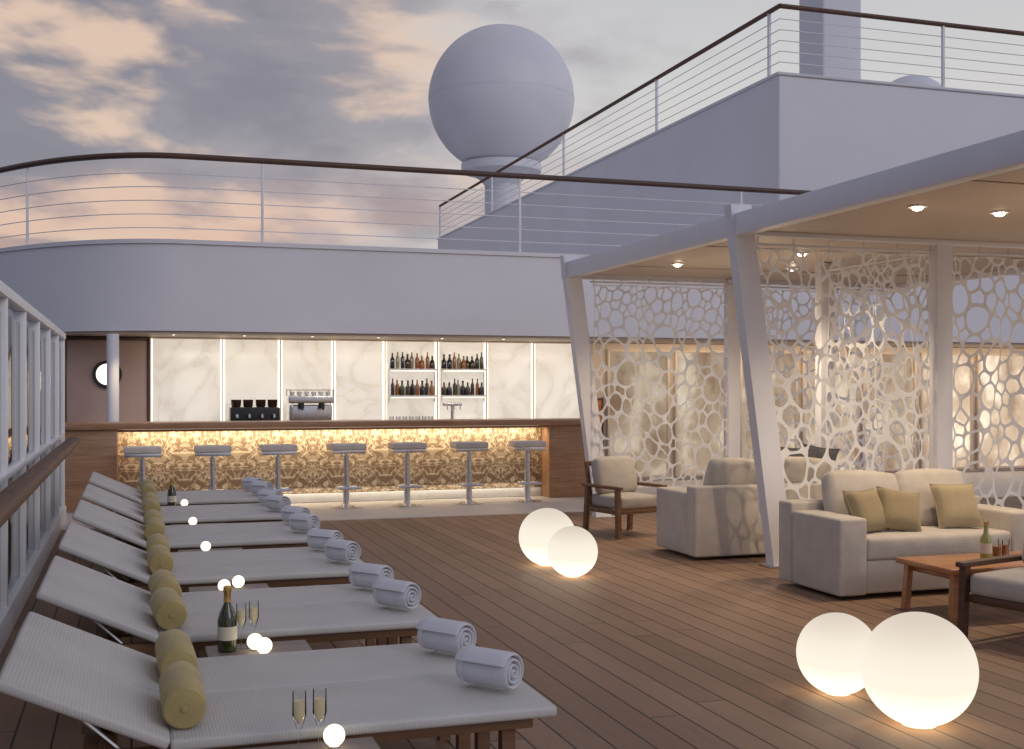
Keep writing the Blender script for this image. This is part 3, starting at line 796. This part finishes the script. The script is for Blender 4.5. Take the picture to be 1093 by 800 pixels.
tb=thing('coffee_table','low reddish wooden coffee table in front of the near sofa','table',(5.72,6.72,0))
MB().rbox((0,0,.335),(1.2,.6,.04),.01).build('table_top',M['table_wood'],tb)
for x in (-.55,.55):
    for y in (-.25,.25): MB().bar((x*1.0,y,0),(x*.96,y*.96,.316),.045,.045).build('leg',M['table_wood'],tb)
MB().rbox((0,0,.28),(1.02,.45,.03),.005).build('apron',M['table_wood'],tb)
bt=thing('oil_bottle','yellow green bottle on the coffee table','bottle',(5.68,6.76,.355))
bb=MB().lathe([(.036,0),(.04,.01),(.04,.14),(.017,.18),(.015,.24)],20).build('glass_body',M['olive_bottle'],bt)
MB().lathe([(.017,.235),(.018,.26)],14).build('cap',M['gold'],bt)
MB().lathe([(.0406,.04),(.0406,.11)],20).build('paper_label',M['paper'],bb)
for (x,y,lab) in ((5.79,6.78,'amber tumbler on the coffee table beside the bottle'),(5.9,6.84,'amber tumbler on the coffee table farther right')):
    t=thing('tumbler',lab,'glass',(x,y,.355))
    MB().lathe([(.033,0),(.04,.12),(.037,.12),(.03,.008)],20).build('glass_body',M['flute'],t)
    MB().lathe([(.029,.009),(.034,.08)],20).build('drink',M['amber'],t)

# ------------------------------------------------------------------ globe lamps
for (x,y,r,mt,lab) in [(3.44,4.54,.258,'globe_big','large glowing globe lamp, the bigger one of the near pair'),(3.40,5.13,.204,'globe_small','glowing globe lamp, the smaller one of the near pair'),
    (3.45,9.62,.25,'globe_big','glowing globe lamp, the bigger one of the far pair'),(3.44,8.98,.207,'globe_small','glowing globe lamp, the smaller one of the far pair')]:
    t=thing('globe_lamp',lab,'globe lamp',(x,y,0),0,'globe lamps on the wooden deck')
    MB().ball((0,0,r),r,64,40,-84,90).build('globe',M[mt],t)
    MB().lathe([(r*.3,0),(r*.3,.004),(r*.14,.012)],32).build('base',M['cup'],t)

# ------------------------------------------------------------------ loungers
LY=[4.55,6.22,7.89,9.56,11.23,12.90]
PN=['nearest pair','second pair','third pair','fourth pair','fifth pair','farthest pair']
WD=.585
lg0=bo0=tw0=None
for i,yc in enumerate(LY):
    for s,sn in ((-1,'near'),(1,'far')):
        y=yc+s*.298
        lab=f'white woven sun lounger, {sn} one of the {PN[i]} from the camera'
        if lg0 is None:
            t=lg0=thing('sun_lounger',lab,'sun lounger',(.5,y,0),0,'sun loungers in pairs along the windscreen')
            X=-.5
            MB().rbox((.79+X,0,.384),(1.34,WD,.042),.014,seg=2,mid=2,bulge=.002).build('seat',M['weave'],t)
            L=math.hypot(.52,.24); ang=math.atan2(.24,.52)
            MM=Matrix.Translation((.125+X,0,.405))@Matrix.Rotation(ang,4,'Y')
            bk=MB().rbox((-L/2,0,-.02),(L,WD,.04),.014,seg=2,mid=2,bulge=.002,M=MM).build('backrest',M['weave'],t)
            for e in (-1,1): MB().tube([(-.2+X,e*.16,.505),(-.02+X,e*.16,.335)],.01,8).build('strut',M['steel'],bk)
            f=MB()
            for e in (-1,1): f.rbox((.61+X,e*(WD/2-.085),.338),(1.56,.04,.05),.006)
            for xx in (-.13,.5,1.34): f.rbox((xx+X,0,.334),(.05,WD-.21,.042),.005)
            f.build('frame',M['teak'],t)
            for xx in (-.08,1.31):
                for e in (-1,1): MB().bar((xx+X,e*(WD/2-.135),0),(xx+X,e*(WD/2-.135),.32),.05,.05).build('leg',M['teak'],t)
        else: dup(lg0,lab,(.5,y,0))
        lab=f'mustard bolster cushion on the {sn} lounger of the {PN[i]}'
        rot=random.uniform(-.06,.06)
        if bo0 is None:
            bo0=thing('bolster',lab,'bolster cushion',(.168,y,.480),0,'mustard bolsters on the sun loungers')
            MX=Matrix.Rotation(R(90),4,'X')
            r=.073; h=.205
            bo=MB().lathe([(.001,-h),(r*.6,-h-.002),(r*.9,-h+.004),(r,-h+.018),(r*1.015,-.08),(r*1.02,.05),(r,h-.018),(r*.9,h-.004),(r*.6,h+.002),(.001,h)],32,MX).build('cushion_body',M['olive'],bo0)
            for e in (-1,1): MB().lathe([(.001,e*(h-.002)),(.012,e*(h+.007)),(.001,e*(h+.011))],12,MX).build('button',M['olive'],bo)
        else: dup(bo0,lab,(.168,y,.480),rot)
        lab=f'rolled white towel on the foot of the {sn} lounger of the {PN[i]}'
        rz=R(-56)+random.uniform(-.12,.12)
        loc=(1.29+random.uniform(-.02,.02),y,.485)
        if tw0 is None:
            tw0=thing('rolled_towel',lab,'towel',loc,rz,'rolled towels on the sun loungers')
            turns=3.3; N=110; Lh=.115; RO=.078
            def spir(th,off):
                rr=.012+(RO-.012)*th/(2*PI*turns)+off; return (rr*math.cos(th+.8),rr*math.sin(th+.8))
            outp=[];inp=[]
            for q in range(N+1):
                th=2*PI*turns*q/N; outp.append(spir(th,.0)); inp.append(spir(th,-.0145))
            vs=[];fs=[]
            LX=(-Lh,-Lh+.006,-Lh+.018,-.03,.04,Lh-.018,Lh-.006,Lh)
            for xx in LX:
                d_=Lh-abs(xx); rnd_=.005 if d_<.001 else (.002 if d_<.007 else 0)
                for q,(a,c) in enumerate(zip(outp,inp)):
                    la=math.hypot(*a); lc=math.hypot(*c)
                    ca=1-rnd_/la; cc=1+rnd_/max(lc,.004)
                    wob=.006*(1-q/N)*(1 if xx>0 else -1) if d_<.02 else 0
                    vs.append((xx+wob,a[0]*ca,a[1]*ca)); vs.append((xx+wob,c[0]*cc,c[1]*cc))
            S_=2*(N+1)
            for l in range(len(LX)-1):
                for q in range(N):
                    a=l*S_+2*q
                    fs.append((a,a+2,a+S_+2,a+S_)); fs.append((a+1,a+S_+1,a+S_+3,a+3))
                a=l*S_+2*N; fs.append((a,a+1,a+S_+1,a+S_))
            e_=(len(LX)-1)*S_
            for q in range(N):
                a=2*q; fs.append((a,a+1,a+3,a+2)); a=e_+2*q; fs.append((a,a+2,a+3,a+1))
            m=MB(); m.add(vs,fs); tr_=m.build('towel_roll',M['towel'],tw0)
            for xx in (-Lh+.03,-Lh+.040):
                MB().tube([(xx,(RO+.0004)*math.cos(a*2*PI/32),(RO+.0004)*math.sin(a*2*PI/32)) for a in range(8,33)],.0014,5).build('hem',M['towel'],tr_)
        else: dup(tw0,lab,loc,rz)

# side tables between the pairs
TY=[3.775,5.385,7.055,8.725,10.395,12.065]
TN=['in front of the nearest lounger pair','between the first and second lounger pairs','between the second and third lounger pairs','between the third and fourth lounger pairs','between the fourth and fifth lounger pairs','between the fifth and sixth lounger pairs']
ZT_=.365
tb0=None
for i,y in enumerate(TY):
    lab='small low wooden side table '+TN[i]
    if tb0 is None:
        tb0=thing('side_table',lab,'side table',(.55,y,0),0,'side tables between the loungers')
        MB().rbox((0,0,ZT_-.0125),(.46,.32,.025),.006).build('table_top',M['table_grey'],tb0)
        for xx in (-.2,.2):
            for e in (-.13,.13): MB().bar((xx,e,0),(xx,e,ZT_-.024),.035,.035).build('leg',M['table_grey'],tb0)
        MB().rbox((0,0,ZT_-.045),(.38,.24,.035),.004).build('apron',M['table_grey'],tb0)
    else: dup(tb0,lab,(.55,y,0))
sb0=None
for (x,i,dyy,lab) in [(.635,0,.075,'small glowing ball lamp beside the two nearest champagne flutes'),
    (.53,1,-.0,'small glowing ball lamp beside the champagne bottle'),(.56,1,-.1,'small glowing ball lamp right of the champagne bottle, lower one'),
    (.60,2,.02,'small glowing ball lamp between the second and third lounger pairs, right one'),(.51,2,-.1,'small glowing ball lamp between the second and third lounger pairs, left one'),
    (.51,3,0,'small glowing ball lamp between the third and fourth lounger pairs'),
    (.50,4,0,'small glowing ball lamp between the fourth and fifth lounger pairs'),(.5,5,0,'small glowing ball lamp between the farthest two lounger pairs')]:
    loc=(x,TY[i]+dyy,ZT_)
    if sb0 is None:
        sb0=thing('ball_lamp',lab,'ball lamp',loc,0,'small ball lamps on the side tables')
        MB().ball((0,0,.04),.036,24,16,-80,90).build('globe',M['candle'],sb0)
        MB().lathe([(.02,0),(.02,.006),(.01,.012)],16).build('base',M['steel'],sb0)
    else: dup(sb0,lab,loc)
def champ(lab,loc,sc=1):
    t=thing('champagne_bottle',lab,'bottle',loc)
    gb=MB().lathe([(.035*sc,0),(.043*sc,.008),(.043*sc,.14*sc),(.034*sc,.175*sc),(.016*sc,.215*sc),(.0145*sc,.25*sc)],24).build('glass_body',M['green_glass'],t)
    MB().lathe([(.0165*sc,.222*sc),(.0158*sc,.262*sc),(.0185*sc,.266*sc),(.0185*sc,.288*sc),(.012*sc,.294*sc)],16).build('foil',M['gold'],t)
    MB().lathe([(.0436*sc,.055*sc),(.0436*sc,.115*sc)],24).build('paper_label',M['paper'],gb)
champ('dark green champagne bottle between the first and second lounger pairs',(.41,TY[1]+.02,ZT_))
champ('dark champagne bottle between the fifth and sixth lounger pairs',(.38,TY[5],ZT_))
fl0=None
for (x,i,dyy,lab) in [(.515,0,.03,'champagne flute beside the nearest ball lamp, left one'),(.582,0,.04,'champagne flute beside the nearest ball lamp, right one'),
    (.475,1,.06,'champagne flute right beside the champagne bottle'),(.535,1,.10,'champagne flute second from the champagne bottle')]:
    loc=(x,TY[i]+dyy,ZT_)
    if fl0 is None:
        fl0=thing('champagne_flute',lab,'champagne glass',loc,0,'champagne flutes on the side tables')
        MB().lathe([(.03,0),(.03,.003),(.005,.008),(.004,.08),(.012,.095),(.023,.13),(.022,.205),(.0212,.205),(.0218,.13),(.004,.1)],20).build('glass_body',M['flute'],fl0)
        MB().lathe([(.003,.102),(.012,.112),(.0205,.133),(.0205,.175)],16).build('drink',M['champagne'],fl0)
    else: dup(fl0,lab,loc)

wa=thing('wall_art','orange abstract picture on the back wall right of the marble panels','picture',(7.17,K-.0,0))
MB().rbox((0,-.03,.95),(.28,.03,.8),.004).build('canvas',M['orange'],wa)
f=MB()
for e in (-1,1): f.rbox((e*.16,-.03,.95),(.03,.05,.88),.004)
for z in (.535,1.365): f.rbox((0,-.03,z),(.28,.05,.03),.004)
f.build('frame',M['dark_wood'],wa)
